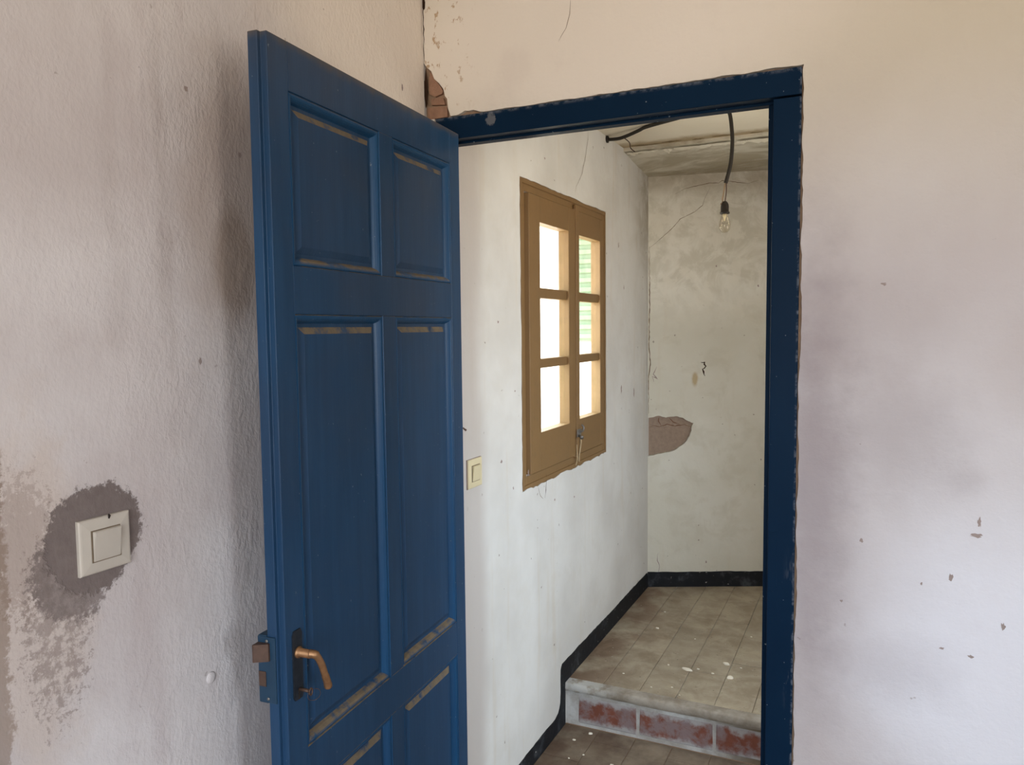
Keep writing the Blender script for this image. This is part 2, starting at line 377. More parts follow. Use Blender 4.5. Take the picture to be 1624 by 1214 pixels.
M = dict(
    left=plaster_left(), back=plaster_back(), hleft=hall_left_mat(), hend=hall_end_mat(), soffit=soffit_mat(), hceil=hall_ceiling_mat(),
    white=plain('plain whitewash', S(214, 210, 206), 0.9, var=0.04, nscale=4, spec=0.15),
    floor=plain('terracotta floor', S(142, 116, 98), 0.7, var=0.1, nscale=8),
    door=blue_paint('weathered blue door paint', S(30, 61, 92), S(38, 72, 106), True),
    moulding_lit=blue_paint('lit blue moulding paint', S(22, 64, 100), S(28, 74, 112), True, 0.36, 0.12),  # same paint as the door, less dirty and bluer to imitate lit mouldings
    frame=frame_paint(), ochre=ochre_paint(), tile=tile_mat(), tiled=tile_mat(True), riser=riser_mat(), nose=nose_mat(), brickw=brick_mat(True), brick=brick_mat(False),
    mortar=plain('brown bare mortar', S(150, 126, 106), 0.95, var=0.18, nscale=40, bump=0.6, spec=0.1),
    patch=plain('exposed greyish brown mortar', S(148, 131, 117), 0.95, var=0.14, nscale=60, bump=0.5, spec=0.1),
    bare=plain('bare pinkish brick', S(148, 116, 97), 0.95, var=0.24, nscale=50, bump=0.6, spec=0.1),
    damp=plain('brown damp edge', S(134, 118, 90), 0.95, var=0.15, nscale=60, spec=0.1),
    rustline=plain('reddish brown fissure', S(118, 92, 76), 0.95, var=0.15, nscale=60, spec=0.05),
    gap=plain('dark crack', S(52, 38, 30), 0.95, var=0.2, nscale=60, spec=0.05),
    hair=plain('hairline crack', S(122, 108, 92), 0.95, var=0.2, nscale=60, spec=0.05),
    chip=plain('grey brown chip', S(154, 141, 137), 0.95, var=0.12, nscale=60, spec=0.05),
    skirt=skirt_mat(),
    plastic=plain('aged white plastic', S(188, 181, 171), 0.45, var=0.05, nscale=25),
    cream=plain('yellowed cream plastic', S(210, 200, 166), 0.45, var=0.04, nscale=25),
    screwdark=plain('dark hole', S(40, 32, 28), 0.9),
    iron=plain('tarnished dark iron', S(28, 36, 46), 0.5, 0.1, var=0.2, nscale=80, bump=0.2),
    brass=plain('worn brass', S(150, 114, 82), 0.45, 0.7, var=0.32, nscale=95, bump=0.2),
    rust=plain('rusty copper brown', S(86, 67, 58), 0.55, 0.4, var=0.22, nscale=90, bump=0.2),
    steel=plain('dull grey metal', S(132, 130, 128), 0.45, 0.7, var=0.15, nscale=80),
    blackcable=plain('black cable sleeve', S(38, 34, 30), 0.6, var=0.15, nscale=60),
    wire=plain('brown wire', S(140, 118, 92), 0.6, nscale=60),
    bakelite=plain('dark bakelite', S(30, 24, 20), 0.4, nscale=60),
    glass=glass_mat(), bulb=clear_glass(),
    filament=plain('pale glass stem', S(210, 200, 170), 0.3, nscale=60),
    flake=plain('peeling white paint', S(232, 228, 214), 0.9, var=0.05, nscale=40, spec=0.15),
    shutter=plain('pale green shutter paint', S(132, 152, 128), 0.6, var=0.05, nscale=20),
    string=plain('pale string', S(176, 158, 128), 0.9, nscale=90),
)
dk = NB('door lock enamel'); M['lockblue'] = dk.bsdf(dk.mix(dk.noise(40, 4), S(20, 48, 70), S(32, 64, 88)), 0.45, spec=0.35)

# ------------------------------------------------------------------ geometry helpers
def link(name, me, mat, parent=None, smooth=False):
    o = bpy.data.objects.new(name, me); COL.objects.link(o)
    if mat: me.materials.append(mat)
    if smooth:
        for p in me.polygons: p.use_smooth = True
    if parent: o.parent = parent
    return o
def from_bm(name, bm, mat, parent=None, smooth=False):
    bmesh.ops.recalc_face_normals(bm, faces=bm.faces)
    me = bpy.data.meshes.new(name); bm.to_mesh(me); bm.free()
    return link(name, me, mat, parent, smooth)
def add_box(bm, x0, x1, y0, y1, z0, z1, bev=0.0, seg=2):
    r = bmesh.ops.create_cube(bm, size=1.0)
    for v in r['verts']:
        v.co = Vector(((x0 + x1) / 2 + v.co.x * (x1 - x0), (y0 + y1) / 2 + v.co.y * (y1 - y0), (z0 + z1) / 2 + v.co.z * (z1 - z0)))
    if bev:
        es = set(e for v in r['verts'] for e in v.link_edges)
        bmesh.ops.bevel(bm, geom=list(es), offset=bev, segments=seg, affect='EDGES', profile=0.5)
def box(name, x0, x1, y0, y1, z0, z1, mat, parent=None, bev=0.0):
    bm = bmesh.new(); add_box(bm, x0, x1, y0, y1, z0, z1, bev); return from_bm(name, bm, mat, parent)
def boxes(name, lst, mat, parent=None):
    bm = bmesh.new()
    for b in lst: add_box(bm, *b)
    return from_bm(name, bm, mat, parent)
def prism(name, poly, to3, depth, mat, parent=None, bev=0.0, holes=()):
    """polygon poly (2D) mapped by to3(p, t), from t=0 to t=depth, with optional holes"""
    bm = bmesh.new(); alle = []
    for loop in (poly,) + tuple(holes):
        vs_ = [bm.verts.new(to3(p, 0.0)) for p in loop]
        for i in range(len(vs_)): alle.append(bm.edges.new((vs_[i], vs_[(i + 1) % len(vs_)])))
    if holes:
        bmesh.ops.triangle_fill(bm, use_beauty=True, use_dissolve=False, edges=alle)
    else:
        bm.faces.new([v for v in bm.verts])
    off = Vector(to3((0, 0), depth)) - Vector(to3((0, 0), 0.0))
    r = bmesh.ops.extrude_face_region(bm, geom=list(bm.faces))
    for g in r['geom']:
        if isinstance(g, bmesh.types.BMVert): g.co += off
    # the originals stay as the near cap
    have = set(); 
    bmesh.ops.recalc_face_normals(bm, faces=bm.faces)
    if bev:
        bmesh.ops.bevel(bm, geom=list(bm.edges), offset=bev, segments=2, affect='EDGES', profile=0.5)
    return from_bm(name, bm, mat, parent)
def tube_bm(bm, pts, r, seg=8, caps=True):
    pts = [Vector(p) for p in pts]; rings = []
    rad = r if hasattr(r, '__len__') else [r] * len(pts)
    ref = Vector((0, 0, 1))
    for i, p in enumerate(pts):
        t = (pts[min(i + 1, len(pts) - 1)] - pts[max(i - 1, 0)]).normalized()
        a = t.cross(ref if abs(t.dot(ref)) < 0.95 else Vector((1, 0, 0))).normalized(); b = t.cross(a)
        if i and a.dot(pa) < 0: a, b = -a, -b
        pa = a
        rings.append([bm.verts.new(p + (a * math.cos(2 * math.pi * k / seg) + b * math.sin(2 * math.pi * k / seg)) * rad[i]) for k in range(seg)])
    for i in range(len(rings) - 1):
        for k in range(seg): bm.faces.new((rings[i][k], rings[i][(k + 1) % seg], rings[i + 1][(k + 1) % seg], rings[i + 1][k]))
    if caps: bm.faces.new(rings[0][::-1]); bm.faces.new(rings[-1])
def tube(name, pts, r, mat, parent=None, seg=10, caps=True):
    bm = bmesh.new(); tube_bm(bm, pts, r, seg, caps); return from_bm(name, bm, mat, parent, True)
def lathe(name, prof, centre, axis, mat, parent=None, seg=24):
    """prof: (radius, distance along axis)"""
    return tube(name, [Vector(centre) + Vector(axis) * d for _, d in prof], [max(r, 1e-5) for r, _ in prof], mat, parent, seg)
def spline(pts, n=8):
    P = [Vector(p) for p in pts]; out = []
    for i in range(len(P) - 1):
        p0, p1, p2, p3 = P[max(i - 1, 0)], P[i], P[i + 1], P[min(i + 2, len(P) - 1)]
        for k in range(n):
            t = k / n
            out.append(0.5 * ((2 * p1) + (p2 - p0) * t + (2 * p0 - 5 * p1 + 4 * p2 - p3) * t * t + (3 * p1 - p0 - 3 * p2 + p3) * t ** 3))
    return out + [P[-1]]
def ragged(p0, p1, step, amp):
    """points from p0 (incl) to p1 (excl), pushed sideways at random"""
    dx, dy = p1[0] - p0[0], p1[1] - p0[1]; L = math.hypot(dx, dy); n = max(1, int(L / step)); out = []; w_ = 0
    for i in range(n):
        t = i / n; w_ = 0.6 * w_ + random.uniform(-amp, amp)
        k = w_ if 0 < i else 0
        out.append((p0[0] + dx * t - dy / L * k, p0[1] + dy * t + dx / L * k))
    return out
def ribbon(name, pts, width, to3, mat, parent, lift=0.0006, jit=0.4, sub=5):
    """a thin crack line: ragged strip lying on a surface"""
    P = []
    for a, b in zip(pts[:-1], pts[1:]):
        L = math.hypot(b[0] - a[0], b[1] - a[1]); n = max(2, int(L / 0.012))
        for i in range(n):
            t = i / n
            P.append((a[0] + (b[0] - a[0]) * t + random.uniform(-1, 1) * width * jit, a[1] + (b[1] - a[1]) * t + random.uniform(-1, 1) * width * jit))
    P.append(pts[-1]); bm = bmesh.new(); prev = None
    for i, p in enumerate(P):
        q = P[min(i + 1, len(P) - 1)]; o = P[max(i - 1, 0)]
        dx, dy = q[0] - o[0], q[1] - o[1]; L = math.hypot(dx, dy) or 1
        taper = min(1, 0.25 + 3 * min(i, len(P) - 1 - i) / len(P))
        h = width * random.uniform(0.3, 0.75) * taper
        a = bm.verts.new(to3((p[0] - dy / L * h, p[1] + dx / L * h), -lift)); b = bm.verts.new(to3((p[0] + dy / L * h, p[1] - dx / L * h), -lift))
        if prev: bm.faces.new((prev[0], a, b, prev[1]))
        prev = (a, b)
    return from_bm(name, bm, mat, parent)
def blot(name, c, rx, ry, to3, mat, parent, n=14, lift=0.0008, rough=0.35):
    pts = [(c[0] + math.cos(2 * math.pi * i / n) * rx * random.uniform(1 - rough, 1 + rough), c[1] + math.sin(2 * math.pi * i / n) * ry * random.uniform(1 - rough, 1 + rough)) for i in range(n)]
    bm = bmesh.new(); bm.faces.new([bm.verts.new(to3(p, -lift)) for p in pts])
    return from_bm(name, bm, mat, parent)
def tag(o, label=None, cat=None, group=None, kind=None):
    for k, v in (('label', label), ('category', cat), ('group', group), ('kind', kind)):
        if v: o[k] = v
    return o
def empty(name, loc=(0, 0, 0), rz=0.0):
    o = bpy.data.objects.new(name, None); o.location = loc; o.rotation_euler = (0, 0, rz); o.empty_display_size = 0.05; COL.objects.link(o); return o
def struct(o, label): return tag(o, label, kind='structure')

# plane maps: (2D point, depth into the wall) -> 3D
onA = lambda p, t: (-t, p[0], p[1])                 # wall x=0, p=(y,z)
onB = lambda p, t: (p[0], t, p[1])                  # wall y=0, p=(x,z)
ED = Vector((0.911, 0.413, 0)).normalized(); EN = Vector((-ED.y, ED.x, 0)); E0 = Vector((0, 2.115, 0))
def onE(p, t):                                      # end wall, p=(s,z)
    q = E0 + ED * p[0] + EN * t; return (q.x, q.y, p[1])

# ================================================================== ROOM SHELL
RX, RY, RZ, HX, LZ = 3.0, -3.6, 2.75, 2.1, 0.161
struct(boxes('floor', [(-0.0, RX, RY, 0.94, -0.12, -0.012)], M['floor']), 'terracotta floor of the room running under the door')
struct(box('ceiling', 0, RX, RY, 0.12, RZ, RZ + 0.12, M['white']), 'plain whitewashed ceiling of the room')
wl = struct(box('wall_left', -0.35, 0, RY - 0.1, 0.0, -0.12, RZ + 0.1, M['left']), 'rough lavender plastered wall with a scuffed cement patch around its switch')
a0, a1, b0, b1 = SW
struct(boxes('wall_right', [(RX, RX + .2, RY - .1, a0, -.12, RZ + .1), (RX, RX + .2, a1, .12, -.12, RZ + .1), (RX, RX + .2, a0, a1, -.12, b0), (RX, RX + .2, a0, a1, b1, RZ + .1)], M['white']), 'plain plastered wall at the right side of the room')
w3 = struct(boxes('added_window', [(RX + .07, RX + .12, a0, a0 + .05, b0, b1), (RX + .07, RX + .12, a1 - .05, a1, b0, b1), (RX + .07, RX + .12, a0 + .05, a1 - .05, b0, b0 + .05), (RX + .07, RX + .12, a0 + .05, a1 - .05, b1 - .05, b1)], M['ochre']), 'unseen window frame added in the right wall for extra daylight')
x0, x1, z0, z1 = RW
struct(boxes('wall_front', [(0, x0, RY - 0.2, RY, -0.12, RZ), (x1, RX, RY - 0.2, RY, -0.12, RZ), (x0, x1, RY - 0.2, RY, -0.12, z0), (x0, x1, RY - 0.2, RY, z1, RZ)], M['white']), 'plain plastered wall behind the viewer with a daylight window')
w2 = struct(boxes('window_2', [(x0, x0 + .06, RY - .12, RY - .07, z0, z1), (x1 - .06, x1, RY - .12, RY - .07, z0, z1), (x0 + .06, x1 - .06, RY - .12, RY - .07, z0, z0 + .06), (x0 + .06, x1 - .06, RY - .12, RY - .07, z1 - .06, z1)], M['ochre']), 'window frame behind the viewer')
box('mullion', (x0 + x1) / 2 - .04, (x0 + x1) / 2 + .04, RY - .12, RY - .07, z0 + .06, z1 - .06, M['ochre'], w2)

# wall with the doorway: plaster skin with a ragged edge over a mortar core
FX0, FX1, FZ = 0.031, 0.892, 2.024
wb = empty('wall_back'); struct(wb, 'stained limewashed wall around the blue doorway')
loop = [(0.0, 2.165), (0.0, RZ), (RX, RZ), (RX, -0.05), (FX1 + 0.004, -0.05)]
loop += ragged((FX1 + 0.004, -0.05), (FX1 + 0.0035, FZ + 0.004), 0.012, 0.0016)
loop += ragged((FX1 + 0.0035, FZ + 0.003), (0.16, FZ + 0.0008), 0.008, 0.0010)
loop += [(0.158, FZ + 0.002), (0.150, FZ + 0.005), (0.138, FZ + 0.009), (0.128, FZ + 0.008), (0.115, FZ + 0.010), (0.104, FZ + 0.005), (0.094, FZ + 0.002), (0.075, FZ + 0.002), (0.068, FZ + 0.022), (0.066, FZ + 0.045), (0.060, FZ + 0.052), (0.056, FZ + 0.07), (0.044, FZ + 0.085),
         (0.030, FZ + 0.098), (0.022, FZ + 0.118), (0.010, FZ + 0.128)]
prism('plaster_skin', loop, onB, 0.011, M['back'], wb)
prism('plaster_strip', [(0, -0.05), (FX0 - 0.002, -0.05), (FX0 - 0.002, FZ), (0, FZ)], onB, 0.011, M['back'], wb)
boxes('mortar_core', [(0, FX0 - 0.006, 0.0112, 0.12, -0.05, FZ), (FX1, RX, 0.0112, 0.12, -0.05, FZ), (0, RX, 0.0112, 0.12, FZ, RZ)], M['mortar'], wb)
# broken corner: bare brick pieces in the hole
for poly in ([(0.016, FZ + .118), (0.024, FZ + .112), (0.052, FZ + .068), (0.050, FZ + .060), (0.030, FZ + .055), (0.014, FZ + .064), (0.012, FZ + .09)],
             [(0.018, FZ + .050), (0.042, FZ + .053), (0.054, FZ + .049), (0.058, FZ + .032), (0.040, FZ + .034), (0.020, FZ + .036)],
             [(0.008, FZ + .030), (0.040, FZ + .030), (0.064, FZ + .026), (0.064, FZ + .002), (0.010, FZ + .001)]):
    prism('brick', poly, lambda p, t: onB(p, 0.003 + t), 0.008, M['bare'], wb)
# cracks and chips on the doorway wall
ribbon('crack', [(0.001, 2.75), (0.0015, 2.4), (0.002, 2.30), (0.003, 2.22), (0.002, 2.16)], 0.0035, onB, M['gap'], wb)
blot('chip', (0.004, 2.305), 0.005, 0.017, onB, M['gap'], wb)
blot('chip', (0.005, 2.10), 0.005, 0.04, lambda p, t: onB(p, 0.002 + t), M['gap'], wb)
ribbon('crack', [(0.394, 2.25), (0.391, 2.215), (0.382, 2.185), (0.363, 2.158)], 0.0012, onB, M['hair'], wb)
for c, rx, rz in (((1.221, 1.092), 0.010, 0.004), ((1.180, 1.004), 0.004, 0.006), ((1.226, 1.118), 0.003, 0.009), ((1.02, 1.06), 0.003, 0.004), ((1.27, 0.92), 0.004, 0.006), ((1.05, 1.58), 0.004, 0.003), ((1.13, 0.985), 0.002, 0.003), ((1.168, 0.86), 0.004, 0.0025), ((1.217, 0.852), 0.005, 0.0025), ((0.985, 0.93), 0.0025, 0.003)):
    blot('chip', c, rx, rz, onB, M['chip'], wb, rough=0.5)
# wall_left details
tt = lathe('plaster_bump', [(0.0, -0.002), (0.0115, -0.001), (0.009, 0.0022), (0.005, 0.0034), (0.0, 0.0037)], (0, -0.745, 0.897), (1, 0, 0), M['left'], wl, 14)
ribbon('crack', [(-0.008, 2.75), (-0.006, 2.4), (-0.007, 2.2)], 0.0012, onA, M['hair'], wl)
for c, ry, rz in (((-0.635, 1.815), 0.004, 0.005), ((-0.742, 1.45), 0.003, 0.006), ((-0.75, 1.90), 0.004, 0.005), ((-0.10, 2.08), 0.003, 0.008)):
    blot('chip', c, ry, rz, onA, M['chip'], wl)

# ================================================================== HALL SHELL
wy0, wy1, wz0, wz1 = 0.573, 1.443, 0.962, 1.985      # visible outline of the hall window frame
hole = ragged((wy0, wz0), (wy0, wz1), 0.03, 0.0022) + ragged((wy0, wz1), (wy1, wz1), 0.03, 0.0022) + ragged((wy1, wz1), (wy1, wz0), 0.03, 0.0020) + ragged((wy1, wz0), (wy0, wz0), 0.018, 0.0045)
hl = empty('wall_hall_left'); struct(hl, 'white hall wall with the ochre window beside the landing')
prism('plaster_skin', [(0.0, -0.12), (2.3, -0.12), (2.3, 2.5), (0.0, 2.5)], onA, 0.008, M['hleft'], hl, holes=(hole,))
oy0, oy1, oz0, oz1 = wy0 - 0.012, wy1 + 0.012, wz0 - 0.012, wz1 + 0.012
boxes('wall_core', [(-0.35, -0.0082, 0.0, oy0, -0.12, 2.5), (-0.35, -0.0082, oy1, 2.3, -0.12, 2.5), (-0.35, -0.0082, oy0, oy1, -0.12, oz0), (-0.35, -0.0082, oy0, oy1, oz1, 2.5)], M['white'], hl)
ribbon('crack', [(1.225, 2.30), (1.222, 2.24), (1.19, 2.161), (1.15, 2.09), (1.09, 2.035), (1.076, 2.012)], 0.0022, onA, M['hair'], hl)
ribbon('crack', [(0.70, 0.955), (0.72, 0.92), (0.745, 0.905)], 0.0022, onA, M['hair'], hl)
ribbon('crack', [(0.775, 0.985), (0.77, 0.93), (0.76, 0.905)], 0.003, onA, M['gap'], hl)
ribbon('crack', [(2.09, 1.95), (2.085, 1.75), (2.095, 1.6), (2.09, 1.3), (2.095, 1.0)], 0.0022, onA, M['hair'], hl)
ribbon('crack', [(0.172, 1.222), (0.183, 1.219), (0.196, 1.216)], 0.006, onA, M['rust'], hl)
for c, ry, rz in (((0.416, 1.089), 0.006, 0.005), ((0.50, 0.99), 0.004, 0.004), ((0.405, 1.52), 0.006, 0.004), ((0.52, 1.30), 0.004, 0.003), ((1.66, 1.22), 0.006, 0.02), ((1.86, 1.19), 0.006, 0.02), ((0.62, 1.02), 0.005, 0.008), ((0.85, 0.88), 0.006, 0.004), ((1.05, 0.85), 0.005, 0.004), ((1.62, 1.86), 0.005, 0.012), ((1.70, 1.68), 0.004, 0.010), ((0.78, 2.08), 0.004, 0.004)):
    blot('chip', c, ry, rz, onA, M['chip'], hl, rough=0.5)

EL = 2.3
we = empty('wall_hall_end'); struct(we, 'blotched white end wall of the hall with a bare mortar patch')
patch = [(0.0, 0.842), (0.03, 0.846), (0.07, 0.855), (0.11, 0.862), (0.144, 0.875), (0.175, 0.897), (0.197, 0.918), (0.212, 0.943), (0.222, 0.971), (0.224, 0.995), (0.231, 1.010), (0.215, 1.016), (0.196, 1.024), (0.180, 1.037), (0.160, 1.040), (0.143, 1.046), (0.115, 1.043), (0.091, 1.039), (0.075, 1.043), (0.054, 1.049), (0.03, 1.042), (0.012, 1.040), (0.0, 1.034)]
p2 = []
for a, b in zip(patch[:-1], patch[1:]):
    p2 += [a, ((a[0] + b[0]) / 2 + random.uniform(-.002, .002), (a[1] + b[1]) / 2 + random.uniform(-.002, .002))]
p2.append(patch[-1]); p2[0] = patch[0]
prism('plaster_skin', [(0.0, -0.12), (EL, -0.12), (EL, 2.6), (0.0, 2.6)] + p2[::-1], onE, 0.014, M['hend'], we)
prism('mortar_patch', [(-0.01, -0.12), (EL, -0.12), (EL, 2.6), (-0.01, 2.6)], lambda p, t: onE(p, 0.0142 + t), 0.15, M['patch'], we)
for pts in ([(0.0, 0.985), (0.03, 0.998), (0.06, 0.992), (0.10, 1.003), (0.14, 0.995), (0.19, 1.0), (0.225, 0.99)], [(0.06, 1.04), (0.055, 1.02), (0.07, 0.995)], [(0.11, 1.035), (0.13, 1.015), (0.165, 1.002)]):
    ribbon('crack', pts, 0.004, lambda p, t: onE(p, 0.0142 + t), M['rustline'], we)
CR = [[(0.0, 1.889), (0.046, 1.926), (0.121, 1.992), (0.158, 2.035), (0.232, 2.071), (0.269, 2.101), (0.284, 2.144), (0.305, 2.186)], [(0.132, 2.158), (0.182, 2.185), (0.249, 2.199), (0.305, 2.211), (0.348, 2.210), (0.366, 2.222), (0.403, 2.218), (0.490, 2.205), (0.545, 2.220)]]
ribbon('crack', CR[0], 0.0022, onE, M['hair'], we); ribbon('crack', CR[1], 0.0024, onE, M['hair'], we)
ribbon('crack', [(0.268, 1.318), (0.282, 1.318), (0.290, 1.300), (0.276, 1.282), (0.284, 1.258), (0.288, 1.248)], 0.007, onE, M['gap'], we)
ribbon('crack', [(0.006, 1.90), (0.008, 1.6), (0.005, 1.4), (0.012, 1.31), (0.004, 1.25), (0.003, 1.06)], 0.004, onE, M['hair'], we)
ribbon('crack', [(0.045, 1.30), (0.028, 1.26), (0.05, 1.235), (0.022, 1.25), (0.03, 1.22)], 0.004, onE, M['chip'], we)
ribbon('crack', [(0.052, 0.34), (0.05, 0.30), (0.062, 0.27), (0.055, 0.235)], 0.003, onE, M['chip'], we)
for c, r in (((0.30, 0.29), 0.006), ((0.575, 0.82), 0.005), ((0.55, 1.70), 0.006), ((0.34, 1.80), 0.005)):
    blot('chip', c, r * 0.6, r, onE, M['chip'], we)

y0, y1, z0, z1 = HW
struct(boxes('wall_hall_right', [(HX, HX + .2, 0.12, y0, -.12, 2.6), (HX, HX + .2, y1, 3.2, -.12, 2.6), (HX, HX + .2, y0, y1, -.12, z0), (HX, HX + .2, y0, y1, z1, 2.6)], M['white']), 'plain white hall wall on the right with a daylight opening')
hc = struct(box('ceiling_hall', -0.0, HX, 0.12, 1.70, 2.30, 2.42, M['hceil']), 'warm white ceiling of the hall')
bm = bmesh.new()
nx = 24; rows = []
for j in range(10):
    t = j / 9; row = []
    for i in range(nx + 1):
        x = HX * i / nx; yb = 2.13 + x * 0.413 / 0.911; y = 1.695 + (yb - 1.695) * t
        zb = 2.243 + 0.027 * min(1, x / 0.53)
        z = 2.286 + (zb - 2.286) * (t ** 0.9) + random.uniform(-.002, .002) * (0 < j < 9)
        row.append(bm.verts.new((x, y, z)))
    rows.append(row)
for j in range(9):
    for i in range(nx): bm.faces.new((rows[j][i], rows[j + 1][i], rows[j + 1][i + 1], rows[j][i + 1]))
r = bmesh.ops.extrude_face_region(bm, geom=list(bm.faces))
for g in r['geom']:
    if isinstance(g, bmesh.types.BMVert): g.co.z = 2.42
so = from_bm('soffit', bm, M['soffit'], hc, False)
# peeling strips of paint hanging along the soffit's edge
x = 0.01
while x < 0.95:
    L = random.uniform(0.03, 0.10); yy = 1.702 + random.uniform(-0.004, 0.012); wd = random.uniform(0.022, 0.058)
    bm = bmesh.new(); n_ = 9; A_ = []; B_ = []
    for k in range(n_):
        t = k / (n_ - 1); px = x + L * t
        ww = wd * (0.25 + 0.75 * math.sin(math.pi * t)) * random.uniform(0.6, 1.2)
        A_.append(bm.verts.new((px, yy - ww * random.uniform(0.05, 0.2), 2.2795 - random.uniform(0, 0.003))))
        B_.append(bm.verts.new((px + random.uniform(-.003, .003), yy + ww, 2.2785 - 0.07 * (yy + ww - 1.70) - random.uniform(0.0, 0.002))))
    for k in range(n_ - 1): bm.faces.new((A_[k], A_[k + 1], B_[k + 1], B_[k]))
    from_bm('paint_flake', bm, M['flake'], hc); x += L * random.uniform(0.85, 1.25)
for i in range(9):
    blot('stain', (0.05 + i * 0.10 + random.uniform(-.03, .03), 1.672 + random.uniform(-.006, .012)), random.uniform(.02, .055), random.uniform(.006, .014), lambda p, t: (p[0], p[1], 2.2992), M['damp'], hc, n=16, rough=0.5)

# landing with clay tiles, riser with bricks, lower floor tiles
fh = struct(boxes('floor_landing', [(0.0, HX, 0.985, 2.1, -0.1, LZ - 0.004)], M['riser']), 'clay tiled landing one step up in the hall')
prism('landing_bed', [(0.0, 2.1), (HX, 2.1), (HX, 3.2), (1.9, 3.0), (0.0, 2.2)], lambda p, t: (p[0], p[1], LZ - 0.004 - t), 0.2, M['riser'], fh)
tw = 0.1372; gp = 0.0017; xs = [0.001, 0.1385, 0.2765, 0.4105, 0.548, 0.677, 0.814, 0.951, 1.088, 1.225, 1.362, 1.5, 1.64, 1.78, 1.92, 2.06]
offs = [0.0, 0.0, 0.14, 0.0, 0.13, 0.0]
def tile(x0, x1, y0, y1, ztop, th, parent, mat='tile', j=0.0008):
    bm = bmesh.new(); add_box(bm, x0 + gp / 2, x1 - gp / 2, y0 + gp / 2, y1 - gp / 2, ztop - th, ztop + random.uniform(-j, j), 0.0014, 1)
    # cut what runs past the end wall
    if y1 > 2.0:
        pt = E0 - EN * 0.004
        g = list(bm.verts) + list(bm.edges) + list(bm.faces)
        bmesh.ops.bisect_plane(bm, geom=g, plane_co=pt, plane_no=EN, clear_outer=True)
        bmesh.ops.holes_fill(bm, edges=[e for e in bm.edges if e.is_boundary], sides=0)
        if len(bm.faces) < 4: bm.free(); return
    from_bm('floor_tile', bm, M[mat], parent)
for i in range(len(xs) - 1):
    ys = [0.985]; y = 1.235 + 0.0
    o = offs[i % len(offs)]
    if o: ys.append(y - 0.0); ys.append(y + o); y = y + o + 0.28
    else: ys.append(y); y += 0.285
    while ys[-1] < 3.1: ys.append(y + random.uniform(-.006, .006)); y += 0.283
    for a, b in zip(ys[:-1], ys[1:]):
        if a > 2.12 + xs[i + 1] * 0.4534: break
        tile(xs[i], xs[i + 1], a, b, LZ, 0.012, fh)
# nosing: rough rendered lip in irregular lengths, then bricks below it
rs = struct(box('trim_step_riser', 0.0, HX, 0.952, 0.985, -0.1, LZ - 0.014, M['riser']), 'limewashed brick riser of the landing step')
bm = bmesh.new(); NN = 120; prof = [(0.985, LZ - .0006), (0.950, LZ - .0004), (0.942, LZ - .002), (0.938, LZ - .007), (0.937, 0.140), (0.939, 0.130), (0.946, 0.126), (0.985, 0.126)]
prev = None; w1 = w2_ = 0
for i in range(NN + 1):
    w1 = 0.8 * w1 + random.uniform(-.0009, .0009); w2_ = 0.8 * w2_ + random.uniform(-.001, .001)
    loop_ = [bm.verts.new((HX * i / NN, y + (w1 if 0 < k < 7 else 0), z + (w2_ if 3 < k < 7 else (w2_ * 0.4 if 1 < k else 0)))) for k, (y, z) in enumerate(prof)]
    if prev:
        for k in range(len(prof) - 1): bm.faces.new((prev[k], prev[k + 1], loop_[k + 1], loop_[k]))
    prev = loop_
from_bm('nosing', bm, M['nose'], rs, True)
for a, b in ((0.052, 0.276), (0.288, 0.551), (0.562, 0.80), (0.812, 1.05), (1.062, 1.30), (1.31, 1.55), (1.56, 1.8), (1.81, 2.05)):
    bm = bmesh.new(); add_box(bm, a, b, 0.9500, 0.96, 0.012 + random.uniform(-.004, .004), 0.112 + random.uniform(-.004, .004), 0.004, 2)
    for v in bm.verts: v.co += Vector((random.uniform(-.002, .002), random.uniform(-.0006, .0006), random.uniform(-.002, .002)))
    from_bm('brick', bm, M['brickw'], rs)
lf = struct(box('floor_hall', 0.0, HX, 0.12, 0.952, -0.0119, -0.003, M['mortar']), 'dirty clay tiled lower floor of the hall')
for i in range(len(xs) - 1):
    for a, b in ((0.125, 0.29), (0.29, 0.575), (0.575, 0.86), (0.86, 0.944)) if i % 2 else ((0.125, 0.43), (0.43, 0.715), (0.715, 0.944)):
        tile(xs[i], xs[i + 1], a, b, 0.0, 0.0028, lf, 'tiled')
for i in range(3):
    box('sill_board', 0.095 + i * 0.245, 0.09 + (i + 1) * 0.245, 0.0, 0.12, -0.0119, 0.0, M['floor'], lf, 0.002)

# black painted skirting
def skirt(name, pts_bottom, pts_top, to3, th, label, parent=None):
    o = prism(name, pts_bottom + pts_top[::-1], lambda p, t: to3(p, -th + t), th, M['skirt'])
    return struct(o, label)
bot = [(0.12, 0.0), (0.938, 0.0), (0.938, LZ), (2.118, LZ)]
top = ragged((0.12, 0.060), (0.86, 0.064), 0.02, 0.0018) + [(0.872, 0.072), (0.884, 0.085), (0.893, 0.10), (0.898, 0.14), (0.897, 0.19), (0.899, 0.225), (0.906, 0.236)] + ragged((0.915, 0.243), (2.118, 0.240), 0.02, 0.0018)
skirt('baseboard_hall_left', bot, top, onA, 0.0035, 'black painted skirting band climbing the step along the window wall')
skirt('baseboard_hall_end', [(0.0, LZ), (EL, LZ)], ragged((0.0, 0.240), (EL, 0.236), 0.025, 0.0015), onE, 0.0035, 'black painted skirting band along the end wall')

